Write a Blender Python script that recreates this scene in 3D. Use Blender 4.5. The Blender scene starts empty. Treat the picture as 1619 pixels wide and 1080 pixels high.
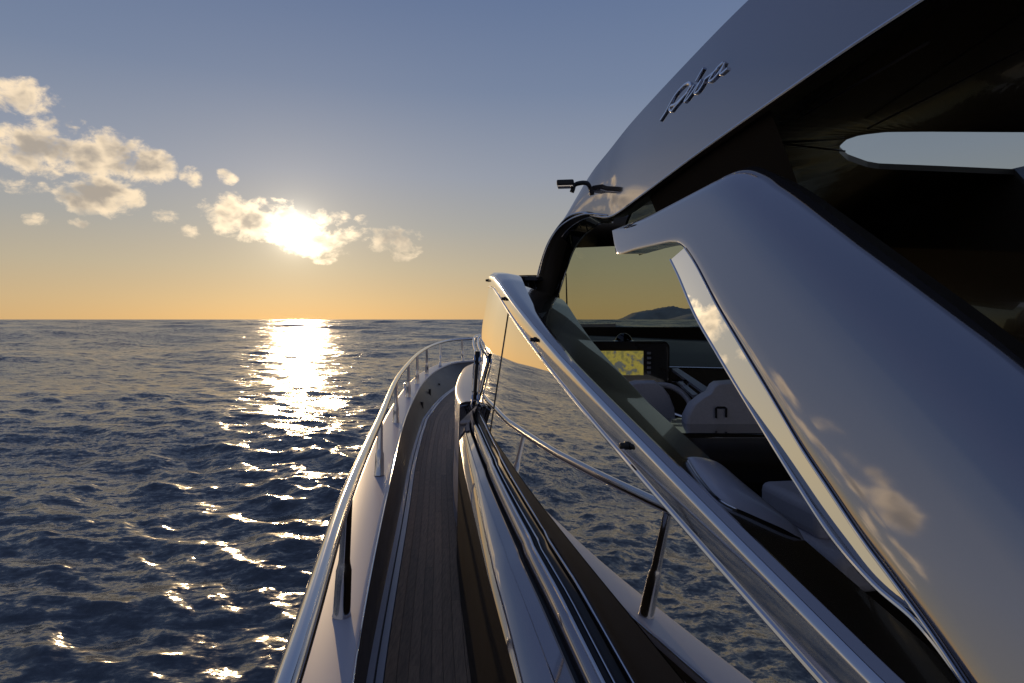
import bpy, bmesh, math, random
import numpy as np
from mathutils import Vector
from mathutils.bvhtree import BVHTree

random.seed(7); np.random.seed(7)
S = bpy.context.scene
COL = S.collection
EYE = 3.1            # eye height above the sea, metres
F = 1000.0           # focal length in photograph pixels (photo 1619 wide)

# ------------------------------------------------------------------ camera
cam_d = bpy.data.cameras.new('camera')
cam_d.sensor_width = 36.0
cam_d.lens = 36.0 * F / 1619.0
cam_d.shift_y = -35.0 / 1619.0
cam_d.clip_start = 0.05
cam_d.clip_end = 90000.0
cam = bpy.data.objects.new('camera', cam_d); COL.objects.link(cam)
cam.location = (0, 0, EYE); cam.rotation_euler = (math.pi / 2, 0, 0)
S.camera = cam

# ------------------------------------------------------------------ sky and sun
SUN = Vector((-0.342, 1.0, 0.140)).normalized()
SUN_EL = math.asin(SUN.z); SUN_AZ = math.atan2(SUN.x, SUN.y)
world = bpy.data.worlds.new('World'); S.world = world; world.use_nodes = True
NT = world.node_tree; NT.nodes.clear()

class G:
    """small helper to write node graphs as expressions"""
    def __init__(self, nt): self.nt = nt
    def new(self, t, **kw):
        n = self.nt.nodes.new(t)
        for k, v in kw.items(): setattr(n, k, v)
        return n
    def put(self, sock, v):
        if isinstance(v, bpy.types.NodeSocket): self.nt.links.new(v, sock)
        elif v is not None: sock.default_value = v
    def m(self, op, a, b=None, c=None, clamp=False):
        n = self.new('ShaderNodeMath', operation=op, use_clamp=clamp)
        self.put(n.inputs[0], a); self.put(n.inputs[1], b)
        if c is not None: self.put(n.inputs[2], c)
        return n.outputs[0]
    def v(self, op, a, b=None):
        n = self.new('ShaderNodeVectorMath', operation=op)
        self.put(n.inputs[0], a)
        if b is not None: self.put(n.inputs[1], b)
        return n
    def mix(self, f, a, b, mode='MIX'):
        n = self.new('ShaderNodeMix', data_type='RGBA', blend_type=mode)
        self.put(n.inputs[0], f); self.put(n.inputs[6], a); self.put(n.inputs[7], b)
        return n.outputs[2]
    def smooth(self, x, lo, hi):
        n = self.new('ShaderNodeMapRange', interpolation_type='SMOOTHSTEP')
        self.put(n.inputs[0], x); n.inputs[1].default_value = lo; n.inputs[2].default_value = hi
        return n.outputs[0]
    def ramp(self, x, stops):
        n = self.new('ShaderNodeValToRGB')
        e = n.color_ramp.elements
        while len(e) < len(stops): e.new(0.5)
        for el, (p, c) in zip(e, stops): el.position = p; el.color = (*c, 1)
        self.put(n.inputs[0], x); return n.outputs[0]
    def noise(self, vec, scale, detail=4, rough=0.5, dist=0.0):
        n = self.new('ShaderNodeTexNoise')
        self.put(n.inputs['Vector'], vec); n.inputs['Scale'].default_value = scale
        n.inputs['Detail'].default_value = detail; n.inputs['Roughness'].default_value = rough
        n.inputs['Distortion'].default_value = dist
        return n.outputs['Fac']

g = G(NT)
out = g.new('ShaderNodeOutputWorld'); bg = g.new('ShaderNodeBackground')
sky = g.new('ShaderNodeTexSky', sky_type='NISHITA')
sky.sun_disc = False; sky.sun_elevation = SUN_EL; sky.sun_rotation = SUN_AZ
sky.altitude = 0; sky.air_density = 1.0; sky.dust_density = 0.6; sky.ozone_density = 1.6
geo = g.new('ShaderNodeTexCoord')
d = g.v('NORMALIZE', geo.outputs['Generated']).outputs[0]
sep = g.new('ShaderNodeSeparateXYZ'); g.put(sep.inputs[0], d)
dx, dy, dz = sep.outputs
el = g.m('ARCSINE', dz)
az = g.m('ARCTAN2', dx, dy)
cosang = g.v('DOT_PRODUCT', d, tuple(SUN)).outputs['Value']
ang = g.m('ARCCOSINE', g.m('MINIMUM', cosang, 0.9999999))
# evening sky seen in the photograph: gold at the horizon, slate blue overhead
base = g.ramp(g.m('DIVIDE', el, 1.5708, clamp=True),
              [(0.0, (.50, .325, .150)), (0.018, (.475, .34, .185)), (0.05, (.395, .335, .24)), (0.09, (.305, .30, .285)),
               (0.14, (.238, .262, .32)), (0.22, (.145, .188, .285)), (0.32, (.092, .136, .25)), (0.5, (.08, .115, .23)), (1.0, (.055, .09, .20))])
away = g.smooth(ang, 0.25, 2.4)
base = g.mix(away, base, g.ramp(g.m('DIVIDE', el, 1.5708, clamp=True),
              [(0.0, (.27, .25, .25)), (0.08, (.21, .215, .25)), (0.25, (.125, .155, .24)), (1.0, (.055, .09, .20))]))
nish = g.v('SCALE', sky.outputs[0]); nish.inputs['Scale'].default_value = 0.1
col = g.mix(0.04, base, nish.outputs[0])
# aureole of the low sun
def expo(scale, amp):
    return g.m('MULTIPLY', g.m('EXPONENT', g.m('DIVIDE', ang, -scale)), amp)
def addcol(c, fac, rgb):
    n = g.v('SCALE', rgb); g.put(n.inputs['Scale'], fac)
    return g.v('ADD', c, n.outputs[0]).outputs[0]
col = addcol(col, expo(0.14, 0.07), (1.0, .78, .48))
col = addcol(col, expo(0.033, 0.36), (1.0, .86, .62))
# clouds: (px, py, half width, half height) in photograph pixels turned into directions
CL = [(35, 153, 62, 27), (95, 200, 45, 15), (60, 235, 95, 40), (165, 245, 88, 38), (235, 262, 42, 33), (20, 292, 48, 12),
      (160, 308, 66, 35), (62, 348, 24, 9), (124, 354, 18, 8), (265, 343, 22, 10), (300, 366, 24, 11), (303, 281, 16, 14),
      (357, 281, 16, 10), (385, 343, 70, 34), (445, 352, 60, 34), (505, 384, 62, 24), (470, 372, 50, 30), (520, 345, 28, 12), (572, 350, 11, 8),
      (-95, 195, 70, 26), (-175, 175, 55, 24), (-250, 170, 80, 30), (-390, 120, 90, 34), (-150, 250, 50, 18), (-480, 190, 80, 26), (-300, 95, 40, 16), (-120, 110, 40, 14), (-205, 118, 30, 12), (-340, 185, 34, 14),
      (565, 372, 34, 14), (625, 382, 46, 20), (638, 405, 20, 8), (515, 412, 20, 6)]
wn = g.new('ShaderNodeTexNoise'); g.put(wn.inputs['Vector'], d); wn.inputs['Scale'].default_value = 22; wn.inputs['Detail'].default_value = 3
warp = g.v('SCALE', g.v('SUBTRACT', wn.outputs['Color'], (.5, .5, .5)).outputs[0]); warp.inputs['Scale'].default_value = 0.022
dw = g.v('ADD', d, warp.outputs[0]).outputs[0]
sq = g.v('MULTIPLY', dw, (1, 1, 1.5)).outputs[0]
fb = g.noise(sq, 36, 10, 0.61)
fb2 = g.noise(g.v('ADD', sq, (3.1, 1.7, .4)).outputs[0], 16, 6, 0.55)
mask = None
for (px, py, w, h) in CL:
    u, v = (px - 809.5) / F, (505 - py) / F
    a0 = math.atan2(u, 1); e0 = math.atan2(v, math.hypot(u, 1))
    k = math.hypot(u, 1)
    wa, he = w / F / (k * k) * 1.04, h / F / k * 1.04
    da = g.m('DIVIDE', g.m('SUBTRACT', az, a0), wa); de = g.m('DIVIDE', g.m('SUBTRACT', el, e0), he)
    q = g.m('SUBTRACT', 1.0, g.m('ADD', g.m('MULTIPLY', da, da), g.m('MULTIPLY', de, de)))
    q = g.m('MULTIPLY', q, min(1.0, max(.42, h / 32.0)))
    mask = q if mask is None else g.m('SMOOTH_MAX', mask, q, 0.15)
mask = g.m('MAXIMUM', mask, -1.5)
# other scattered clouds of the same kind round the rest of the horizon
ring = g.m('MULTIPLY', g.smooth(el, 0.05, 0.12), g.m('SUBTRACT', 1.0, g.smooth(el, 0.2, 0.36)))
ring = g.m('MULTIPLY', ring, g.smooth(g.m('ABSOLUTE', g.m('ADD', az, 0.1)), 0.60, 0.74))
scat = g.m('SUBTRACT', g.m('MULTIPLY', g.m('SUBTRACT', g.noise(d, 5.5, 2, .5), 0.56), 9.0), g.m('MULTIPLY', g.m('SUBTRACT', 1.0, ring), 4.0))
mask = g.m('MAXIMUM', mask, scat)
dens = g.m('ADD', g.m('ADD', g.m('MULTIPLY', mask, 0.85), -0.02), g.m('MULTIPLY', g.m('SUBTRACT', fb, 0.5), 3.1))
dens = g.m('ADD', dens, g.m('MULTIPLY', g.m('SUBTRACT', fb2, 0.5), 1.6))
wm = g.smooth(mask, -1.1, -0.1)
dens = g.m('SUBTRACT', g.m('MULTIPLY', dens, wm), g.m('SUBTRACT', 1.0, wm))
alpha = g.smooth(dens, -0.15, 0.75)
low = g.noise(g.v('ADD', sq, (0, 0, .02)).outputs[0], 24, 3, .5)
thick = g.smooth(g.m('ADD', g.m('MULTIPLY', mask, .75), g.m('ADD', g.m('MULTIPLY', g.m('SUBTRACT', low, .5), 2.6), g.m('MULTIPLY', g.m('SUBTRACT', fb, .5), 1.0))), 0.15, 1.05)
ccol = g.mix(thick, (.88, .70, .48, 1), (.36, .31, .255, 1))
lit = g.m('EXPONENT', g.m('DIVIDE', ang, -0.036))
ccol = addcol(ccol, g.m('MULTIPLY', lit, g.m('SUBTRACT', 1.35, thick)), (2.6, 2.1, 1.4))
col = g.mix(g.m('MULTIPLY', alpha, 0.93), col, ccol)
# the sun itself, blown out through thin cloud
col = addcol(col, expo(0.0085, 9.0), (1.0, .90, .70))
sc10 = g.v('SCALE', col); sc10.inputs['Scale'].default_value = 10.0
g.put(bg.inputs['Color'], sc10.outputs[0]); bg.inputs['Strength'].default_value = 0.1
g.put(out.inputs['Surface'], bg.outputs[0])

sun_d = bpy.data.lights.new('sun', 'SUN'); sun_d.energy = 1.25; sun_d.angle = math.radians(0.53); sun_d.color = (1.0, .69, .36)
sun = bpy.data.objects.new('sun', sun_d); COL.objects.link(sun)
sun.rotation_euler = SUN.to_track_quat('Z', 'Y').to_euler(); sun.location = (0, 0, 50)

S.render.engine = 'CYCLES'
S.view_settings.view_transform = 'Standard'; S.view_settings.look = 'None'
S.view_settings.exposure = 0.25; S.view_settings.gamma = 1.0
S.cycles.use_denoising = True
S.cycles.max_bounces = 8; S.cycles.glossy_bounces = 6; S.cycles.transparent_max_bounces = 12
S.cycles.sample_clamp_indirect = 12.0

# ------------------------------------------------------------------ materials
def mat(name, color, rough=0.5, metal=0.0, coat=0.0, coat_rough=0.03, spec=0.5, ior=1.5, grain=0.0, grain_scale=30, bump=0.0, rough_var=0.0, stretch=(1, 1, 1)):
    m = bpy.data.materials.new(name); m.use_nodes = True
    nt = m.node_tree; q = G(nt); b = nt.nodes['Principled BSDF']
    b.inputs['Roughness'].default_value = rough; b.inputs['Metallic'].default_value = metal
    b.inputs['Coat Weight'].default_value = coat; b.inputs['Coat Roughness'].default_value = coat_rough
    b.inputs['IOR'].default_value = ior; b.inputs['Specular IOR Level'].default_value = spec
    tc = q.new('ShaderNodeTexCoord')
    pos = q.v('MULTIPLY', tc.outputs['Object'], stretch).outputs[0]
    nz = q.noise(pos, grain_scale, 6, .6)
    if grain > 0:
        lo = tuple(c * (1 - grain) for c in color); hi = tuple(min(1, c * (1 + grain)) for c in color)
        q.put(b.inputs['Base Color'], q.ramp(nz, [(.3, lo), (.7, hi)]))
    else: b.inputs['Base Color'].default_value = (*color, 1)
    if rough_var > 0:
        n2 = q.noise(tc.outputs['Object'], 3.0, 6, .65)
        q.put(b.inputs['Roughness'], q.m('ADD', rough - rough_var * .5, q.m('MULTIPLY', n2, rough_var)))
    if bump > 0:
        bn = q.new('ShaderNodeBump'); bn.inputs['Strength'].default_value = 1.0; bn.inputs['Distance'].default_value = bump
        q.put(bn.inputs['Height'], nz); q.put(b.inputs['Normal'], bn.outputs[0])
    return m

M = {}
M['paint'] = mat('silver_lilac_paint', (.335, .315, .325), rough=.05, metal=.92, coat=.3, coat_rough=.02, grain=.03, grain_scale=400, rough_var=.04)
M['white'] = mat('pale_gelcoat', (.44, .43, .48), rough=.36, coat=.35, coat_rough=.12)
M['steel'] = mat('polished_steel', (.60, .60, .63), rough=.09, metal=1.0, rough_var=.06)
M['mirror'] = mat('mirrored_side_glass', (.80, .78, .74), rough=.012, metal=1.0)
M['lacquer'] = mat('dark_brown_lacquer', (.034, .025, .017), rough=.18, coat=1.0, coat_rough=.02)
M['dark'] = mat('dark_lining', (.024, .018, .013), rough=.8, rough_var=.1, spec=.08)
M['bulwark'] = mat('bulwark_taupe', (.075, .055, .038), rough=.5, coat=.1, coat_rough=.2, rough_var=.15)
M['satin'] = mat('satin_brown_trim', (.034, .025, .017), rough=.42, spec=.3, rough_var=.12)
M['reflection_brown'] = mat('brown_reflection_and_side', (.020, .015, .011), rough=.42, spec=.2, rough_var=.15)  # dark brown of the painted reflection band, also used on the coaming side
M['black'] = mat('black_rubber', (.012, .012, .013), rough=.55)
M['caulk'] = mat('brown_caulking', (.05, .037, .028), rough=.6)
M['leather'] = mat('pale_leather', (.74, .71, .76), rough=.5, grain=.06, grain_scale=80, bump=.0006)
M['teak'] = mat('teak_plank', (.25, .155, .088), rough=.6, grain=.35, grain_scale=9, bump=.0008, stretch=(14, 1.2, 1))
def vary(m, amt):
    q = G(m.node_tree); b = m.node_tree.nodes['Principled BSDF']; src = b.inputs['Base Color'].links[0].from_socket
    oi = q.new('ShaderNodeObjectInfo'); sc = q.v('SCALE', src); q.put(sc.inputs['Scale'], q.m('ADD', 1 - amt, q.m('MULTIPLY', oi.outputs['Random'], 2 * amt)))
    q.put(b.inputs['Base Color'], sc.outputs[0])
vary(M['teak'], .22)
M['badge'] = mat('chrome_badge', (.82, .82, .86), rough=.06, metal=1.0)
M['hazed_rock'] = mat('hazed_island_rock', (.30, .31, .34), rough=.9, grain=.25, grain_scale=.004)  # distance haze is put into this pale bluish rock colour
M['hullp'] = mat('hull_paint', (.22, .22, .26), rough=.2, metal=.5, coat=1)

def tinted(name, tint, gloss=1.0):
    m = bpy.data.materials.new(name); m.use_nodes = True
    nt = m.node_tree; q = G(nt); nt.nodes.clear()
    o = q.new('ShaderNodeOutputMaterial'); tr = q.new('ShaderNodeBsdfTransparent'); gl = q.new('ShaderNodeBsdfGlossy')
    tr.inputs['Color'].default_value = (*tint, 1); gl.inputs['Roughness'].default_value = .01
    fr = q.new('ShaderNodeFresnel'); fr.inputs['IOR'].default_value = 1.5
    mx = q.new('ShaderNodeMixShader'); q.put(mx.inputs[0], q.m('MULTIPLY', fr.outputs[0], gloss))
    q.put(mx.inputs[1], tr.outputs[0]); q.put(mx.inputs[2], gl.outputs[0]); q.put(o.inputs[0], mx.outputs[0])
    return m
M['tint'] = tinted('olive_tinted_glass', (.43, .47, .38))
M['tint_blue'] = tinted('grey_tinted_glass', (.86, .92, .88), .2)
M['tint_dark'] = tinted('smoked_glass', (.10, .10, .09))

def chart_mat():
    m = bpy.data.materials.new('chart_display'); m.use_nodes = True
    nt = m.node_tree; q = G(nt); b = nt.nodes['Principled BSDF']
    tc = q.new('ShaderNodeTexCoord')
    n1 = q.noise(tc.outputs['Object'], 14, 5, .55)
    c = q.ramp(n1, [(.44, (.10, .11, .10)), (.47, (.20, .17, .06)), (.55, (.34, .28, .05)), (.66, (.16, .15, .05))])
    q.put(b.inputs['Base Color'], c); b.inputs['Roughness'].default_value = .15
    q.put(b.inputs['Emission Color'], c); b.inputs['Emission Strength'].default_value = .55
    return m
M['chart'] = chart_mat()
M['glow'] = mat('display_marks', (.35, .36, .4), rough=.4)

# ------------------------------------------------------------------ geometry helpers
def P(px, py, Y):
    """a point of the place that the photograph shows at (px, py), Y metres ahead of the eye"""
    return Vector(((px - 809.5) / F * Y, Y, EYE + (505 - py) / F * Y))
def R(x, y, z): return Vector((x, y, EYE + z))       # z measured from eye level

def link(name, me, m, parent=None, smooth=True, angle=35):
    o = bpy.data.objects.new(name, me); COL.objects.link(o)
    if m is not None and not me.materials: me.materials.append(m)
    if parent is not None: o.parent = parent
    if smooth and len(me.polygons):
        me.polygons.foreach_set('use_smooth', [True] * len(me.polygons))
        try: me.set_sharp_from_angle(angle=math.radians(angle))
        except Exception: pass
    return o
def mesh(name, vs, fs):
    me = bpy.data.meshes.new(name); me.from_pydata([tuple(v) for v in vs], [], fs); me.validate(); me.update(); return me
def catmull(pts, n):
    """n points evenly spaced along a smooth curve through pts"""
    p = np.array([tuple(q) for q in pts], float)
    if len(p) == 2: p = np.vstack([p[0], p.mean(0), p[1]])
    e = np.vstack([2 * p[0] - p[1], p, 2 * p[-1] - p[-2]])
    outp = []
    for i in range(1, len(e) - 2):
        a, b, c, dd = e[i - 1], e[i], e[i + 1], e[i + 2]
        t = np.linspace(0, 1, 24, endpoint=False)[:, None]
        outp.append(.5 * (2 * b + (c - a) * t + (2 * a - 5 * b + 4 * c - dd) * t ** 2 + (3 * b - a - 3 * c + dd) * t ** 3))
    outp = np.vstack(outp + [e[-2][None]])
    L = np.r_[0, np.cumsum(np.linalg.norm(np.diff(outp, axis=0), axis=1))]
    s = np.linspace(0, L[-1], n)
    return [Vector([np.interp(x, L, outp[:, k]) for k in range(outp.shape[1])]) for x in s]
def loft(curves, close_u=False, close_v=False):
    n = len(curves[0]); vs = [v for c in curves for v in c]; fs = []
    m = len(curves)
    for i in range(m if close_u else m - 1):
        for j in range(n if close_v else n - 1):
            a = i * n + j; b = i * n + (j + 1) % n; c = ((i + 1) % m) * n + (j + 1) % n; dd = ((i + 1) % m) * n + j
            fs.append((a, b, c, dd))
    return vs, fs
def join(parts):
    vs, fs = [], []
    for v, f in parts:
        o = len(vs); vs += list(v); fs += [tuple(i + o for i in t) for t in f]
    return vs, fs
def tube(path, rad, seg=12, sx=1.0, caps=True):
    """round bar along a path; rad a number or a list"""
    n = len(path); r = rad if isinstance(rad, (list, tuple)) else [rad] * n
    rings = []
    for i, p in enumerate(path):
        t = (path[min(i + 1, n - 1)] - path[max(i - 1, 0)]).normalized()
        up = Vector((0, 0, 1)) if abs(t.z) < .95 else Vector((0, 1, 0))
        s = t.cross(up).normalized(); u = s.cross(t).normalized()
        rings.append([p + s * (math.cos(k * 2 * math.pi / seg) * r[i] * sx) + u * (math.sin(k * 2 * math.pi / seg) * r[i]) for k in range(seg)])
    vs, fs = loft(rings, close_v=True)
    if caps:
        fs.append(tuple(range(seg))[::-1]); fs.append(tuple((n - 1) * seg + k for k in range(seg)))
    return vs, fs
def solid(name, vs, fs, m, parent, thick=0.0, bevel=0.0, smooth=True, angle=35, flip=False):
    me = mesh(name, vs, fs)
    o = link(name, me, m, parent, smooth, angle)
    if thick:
        md = o.modifiers.new('thickness', 'SOLIDIFY'); md.thickness = thick; md.offset = 1 if flip else -1
    if bevel:
        md = o.modifiers.new('soft_edges', 'BEVEL'); md.width = bevel; md.segments = 3; md.limit_method = 'ANGLE'
    return o
def box(cx, cy, cz, sx, sy, sz, rz=0.0):
    vs = [Vector((x * sx / 2, y * sy / 2, z * sz / 2)) for z in (-1, 1) for y in (-1, 1) for x in (-1, 1)]
    c, s = math.cos(rz), math.sin(rz)
    vs = [Vector((cx + v.x * c - v.y * s, cy + v.x * s + v.y * c, cz + v.z)) for v in vs]
    return vs, [(0, 2, 3, 1), (4, 5, 7, 6), (0, 1, 5, 4), (2, 6, 7, 3), (0, 4, 6, 2), (1, 3, 7, 5)]
def offset_plan(c, dist):
    """curve shifted sideways in plan (positive = to the right of travel)"""
    r = []
    for i, p in enumerate(c):
        t = c[min(i + 1, len(c) - 1)] - c[max(i - 1, 0)]; t.z = 0; t.normalize()
        r.append(p + Vector((t.y, -t.x, 0)) * dist)
    return r
def shift(c, dz): return [p + Vector((0, 0, dz)) for p in c]
def lerp(c1, c2, f): return [a.lerp(b, f) for a, b in zip(c1, c2)]

# ------------------------------------------------------------------ the sea
def build_sea():
    r = [1.2]
    while r[-1] < 40000: r.append(r[-1] + max(.035, r[-1] * (.0078 if r[-1] < 3600 else .035)))
    r = np.array(r)
    A0, A1 = math.radians(-62), math.radians(62)
    az = np.r_[np.arange(A0, A1, .0031), np.arange(A1, A0 + 2 * math.pi, .03)]
    RR, AA = np.meshgrid(r, az, indexing='ij')
    X = RR * np.sin(AA); Y = RR * np.cos(AA)
    rng = np.random.RandomState(11)
    Zs = np.zeros_like(X); DX = np.zeros_like(X); DY = np.zeros_like(X)
    far = np.clip(1.25 - r / 2600, 0, 1)                       # per ring
    cell1 = np.maximum(np.gradient(r), r * .0031)
    NW = 125; lams = 0.28 * (75.0 / 0.28) ** (np.arange(NW) / (NW - 1.0))
    slopes = np.interp(lams, [.28, .6, 1.5, 2.6, 5, 9, 15, 30, 75], [.054, .050, .028, .015, .010, .009, .009, .008, .008])
    jit = .6 + .8 * rng.rand(NW); slopes = slopes * jit
    W = np.clip((lams[None, :] / cell1[:, None] - 2.2) / 2.5, 0, 1)
    rms = np.sqrt(((W * slopes[None, :]) ** 2).sum(1) / 2)
    boost = np.clip(.11 / np.maximum(rms, 1e-6), 1.0, 4.5)    # far off only long waves are resolved: keep the surface as steep as near by
    for i in range(NW):
        lam = lams[i]; k = 2 * math.pi / lam
        th = math.radians(203) + rng.randn() * (.62 if lam < 3 else .42)
        ph = rng.rand() * 2 * math.pi
        wr_ = W[:, i] * boost * far * slopes[i] / k
        rows_ = np.nonzero(wr_ > 1e-6)[0]
        if len(rows_) == 0: continue
        lo_, hi_ = rows_[0], rows_[-1] + 1
        arg = k * (X[lo_:hi_] * math.sin(th) + Y[lo_:hi_] * math.cos(th)) + ph
        sn, cs = np.sin(arg) * wr_[lo_:hi_, None], np.cos(arg) * wr_[lo_:hi_, None]
        Zs[lo_:hi_] += cs
        DX[lo_:hi_] -= .85 * sn * math.sin(th); DY[lo_:hi_] -= .85 * sn * math.cos(th)
    # calmer and rougher patches
    patch = .8 + .35 * np.sin(X * .11 + 1.3 + np.sin(Y * .07)) * np.sin(Y * .09 + .4 + np.sin(X * .05))
    Zs *= patch
    vs = np.stack([X + DX, Y + DY, Zs], -1).reshape(-1, 3).astype(np.float32)
    nr, na = X.shape
    i, j = np.meshgrid(np.arange(nr - 1), np.arange(na), indexing='ij')
    jn = (j + 1) % na
    quads = np.stack([i * na + j, i * na + jn, (i + 1) * na + jn, (i + 1) * na + j], -1).reshape(-1, 4)[:, ::-1].astype(np.int32)
    me = bpy.data.meshes.new('sea')
    me.vertices.add(len(vs)); me.vertices.foreach_set('co', vs.ravel())
    me.loops.add(quads.size); me.loops.foreach_set('vertex_index', quads.ravel())
    me.polygons.add(len(quads)); me.polygons.foreach_set('loop_start', np.arange(0, quads.size, 4, dtype=np.int32))
    me.update(calc_edges=True)
    me.polygons.foreach_set('use_smooth', np.ones(len(quads), bool))
    m = bpy.data.materials.new('sea_water'); m.use_nodes = True
    q = G(m.node_tree); b = m.node_tree.nodes['Principled BSDF']
    b.inputs['Base Color'].default_value = (.040, .050, .060, 1); b.inputs['IOR'].default_value = 1.36; b.inputs['Specular IOR Level'].default_value = 1.0
    b.inputs['Roughness'].default_value = .06
    tc = q.new('ShaderNodeTexCoord'); pos = tc.outputs['Object']
    dist = q.v('LENGTH', pos).outputs['Value']
    gn = q.new('ShaderNodeNewGeometry').outputs['Normal']
    def ripple(scale, stretch, detail, amp):
        n = q.new('ShaderNodeTexNoise'); q.put(n.inputs['Vector'], q.v('MULTIPLY', pos, stretch).outputs[0])
        n.inputs['Scale'].default_value = scale; n.inputs['Detail'].default_value = detail; n.inputs['Roughness'].default_value = .6
        n.inputs['Distortion'].default_value = .4
        v_ = q.v('MULTIPLY', q.v('SUBTRACT', n.outputs['Color'], (.5, .5, .5)).outputs[0], (.7, 1.0, 0)).outputs[0]
        sc = q.v('SCALE', v_); q.put(sc.inputs['Scale'], amp); return sc.outputs[0]
    gust = q.m('ADD', .45, q.m('MULTIPLY', q.noise(q.v('MULTIPLY', pos, (.6, 1.4, 1)).outputs[0], .06, 4, .6), 1.1))
    fine = ripple(3.6, (.45, 1.35, 1), 5, q.m('MULTIPLY', gust, q.m('ADD', 1.25, q.m('MULTIPLY', q.smooth(dist, 5, 60), .5))))
    fine2 = ripple(12.0, (.7, 1.2, 1), 4, q.m('MULTIPLY', gust, 1.0))
    mid = ripple(1.1, (.5, 1.3, 1), 3, q.m('MULTIPLY', gust, q.m('MULTIPLY', q.smooth(dist, 12, 90), 1.0)))
    wide = ripple(.10, (.35, 1.2, 1), 3, q.m('MULTIPLY', q.smooth(dist, 60, 400), .7))
    nn_ = q.v('ADD', q.v('ADD', gn, q.v('ADD', fine, fine2).outputs[0]).outputs[0], q.v('ADD', mid, wide).outputs[0]).outputs[0]
    q.put(b.inputs['Normal'], q.v('NORMALIZE', nn_).outputs[0])
    q.put(b.inputs['Roughness'], q.m('ADD', .175, q.m('MULTIPLY', q.smooth(dist, 20, 900), .03)))
    o = link('sea', me, m, smooth=False)
    o['kind'] = 'structure'; o['label'] = 'dark choppy open sea with a glittering sun path'
    return o
build_sea()

# islands seen through the windscreen
def island(name, x0, x1, Y, prof, label):
    n = 60; depth = 900; rows = []
    for k in range(9):
        f = k / 8.0; s = math.sin(math.pi * (.08 + .84 * f)) ** .8 if k not in (0, 8) else 0
        row = []
        for i in range(n + 1):
            t = i / n; h = np.interp(t, [p[0] for p in prof], [p[1] for p in prof])
            nz = math.sin(i * 1.7 + k * 2.1) * .035 + math.sin(i * .61 + k) * .05
            row.append(Vector((x0 + (x1 - x0) * t, Y + f * depth, max(-2, h * s * (1 + nz)) if s else -6)))
        rows.append(row)
    o = link(name, mesh(name, *loft(rows)), M['hazed_rock'], angle=60)
    o['label'] = label; o['category'] = 'island'; o['group'] = 'islands on the horizon'
    return o
island('rocky_island', 1640, 2900, 9000, [(0, 4), (.08, 60), (.14, 105), (.3, 135), (.45, 168), (.56, 205), (.66, 178), (.74, 165), (.85, 150), (.95, 60), (1, 5)],
       'hazy mountainous island with a peak, seen through the tinted windscreen')
island('rocky_headland', 2050, 2800, 7600, [(0, 3), (.15, 45), (.35, 80), (.5, 92), (.75, 80), (1, 5)],
       'small dark rounded headland in front of the mountainous island')

# ------------------------------------------------------------------ the yacht
yacht = bpy.data.objects.new('motor_yacht', None); COL.objects.link(yacht)
yacht['label'] = 'sleek silver open motor yacht with hardtop, mirrored side glass and steel handrail'
yacht['category'] = 'yacht'
def sub(name, loc=(0, 0, 0)):
    o = bpy.data.objects.new(name, None); COL.objects.link(o); o.parent = yacht; o.location = loc; return o

# plan line of the stanchions along the gunwale (port side, running forward to the bow)
STN = [(.02, -1.5, -1.26), (-.18, -.3, -1.24), (-.42, 1.0, -1.22), (-.69, 2.56, -1.2), (-.965, 4.6, -1.135), (-1.26, 6.87, -1.12), (-1.44, 8.78, -1.08),
       (-1.56, 10.6, -1.04), (-1.57, 12.4, -1.0), (-1.40, 13.7, -.95), (-1.08, 14.25, -.93), (-.45, 14.7, -.92), (.5, 15.0, -.91), (1.6, 15.1, -.91)]
st_line = catmull([R(*p) for p in STN], 120)
inner = offset_plan(st_line, .085); outer = offset_plan(st_line, -.15)
# gunwale cap: crowned painted strip
caps = [shift(offset_plan(st_line, o_), z_) for o_, z_ in ((.085, -.035), (.088, -.008), (.082, -.001), (.066, .0), (0, .0012), (-.12, .001), (-.14, -.002), (-.156, -.014), (-.165, -.06))]
solid('gunwale', *loft(caps), M['white'], yacht, angle=50)
solid('gunwale_edge', *tube(shift(offset_plan(st_line, .087), -.004), .0035, 8), M['steel'], yacht)
# hull side below the cap
hull = [shift(offset_plan(st_line, -.163), -.055)]
for dz, off in ((-.35, -.16), (-.8, -.08), (-1.3, .10), (-1.9, .45), (-2.4, .9)):
    hull.append([Vector((p.x, p.y, min(q.z + dz, q.z))) for p, q in zip(offset_plan(st_line, off), st_line)])
solid('hull', *loft(hull), M['hullp'], yacht)
solid('rub_rail', *tube(shift(offset_plan(st_line, -.175), -.12), .022, 8), M['steel'], yacht)

# deck height under the bulwark
def deck_z(y): return float(np.interp(y, [-2, 2.5, 5.4, 7.4, 9, 11, 12, 15], [-1.62, -1.6, -1.55, -1.5, -1.42, -1.35, -1.3, -1.22]))
bul_top = shift(offset_plan(st_line, .082), -.03)
def foot_off(y): return float(np.interp(y, [-1, 2.8, 5.4, 7.4, 9, 11, 12, 13.5, 14.2], [.06, .075, .125, .155, .18, .33, .46, .5, .5]))
def off_var(c, fn):
    r = []
    for i, p in enumerate(c):
        t = c[min(i + 1, len(c) - 1)] - c[max(i - 1, 0)]; t.z = 0; t.normalize()
        r.append(p + Vector((t.y, -t.x, 0)) * fn(p.y))
    return r
fo = off_var(st_line, foot_off)
bul_low = [Vector((p.x, p.y, EYE + deck_z(q.y) + .012)) for p, q in zip(fo, st_line)]
bul_mid = [a.lerp(b, .5) for a, b in zip(bul_top, bul_low)]
bul_foot = [p + Vector((.012, 0, -.02)) for p in bul_low]
solid('bulwark', *loft([bul_top, bul_mid, bul_low, bul_foot]), M['bulwark'], yacht)
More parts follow.
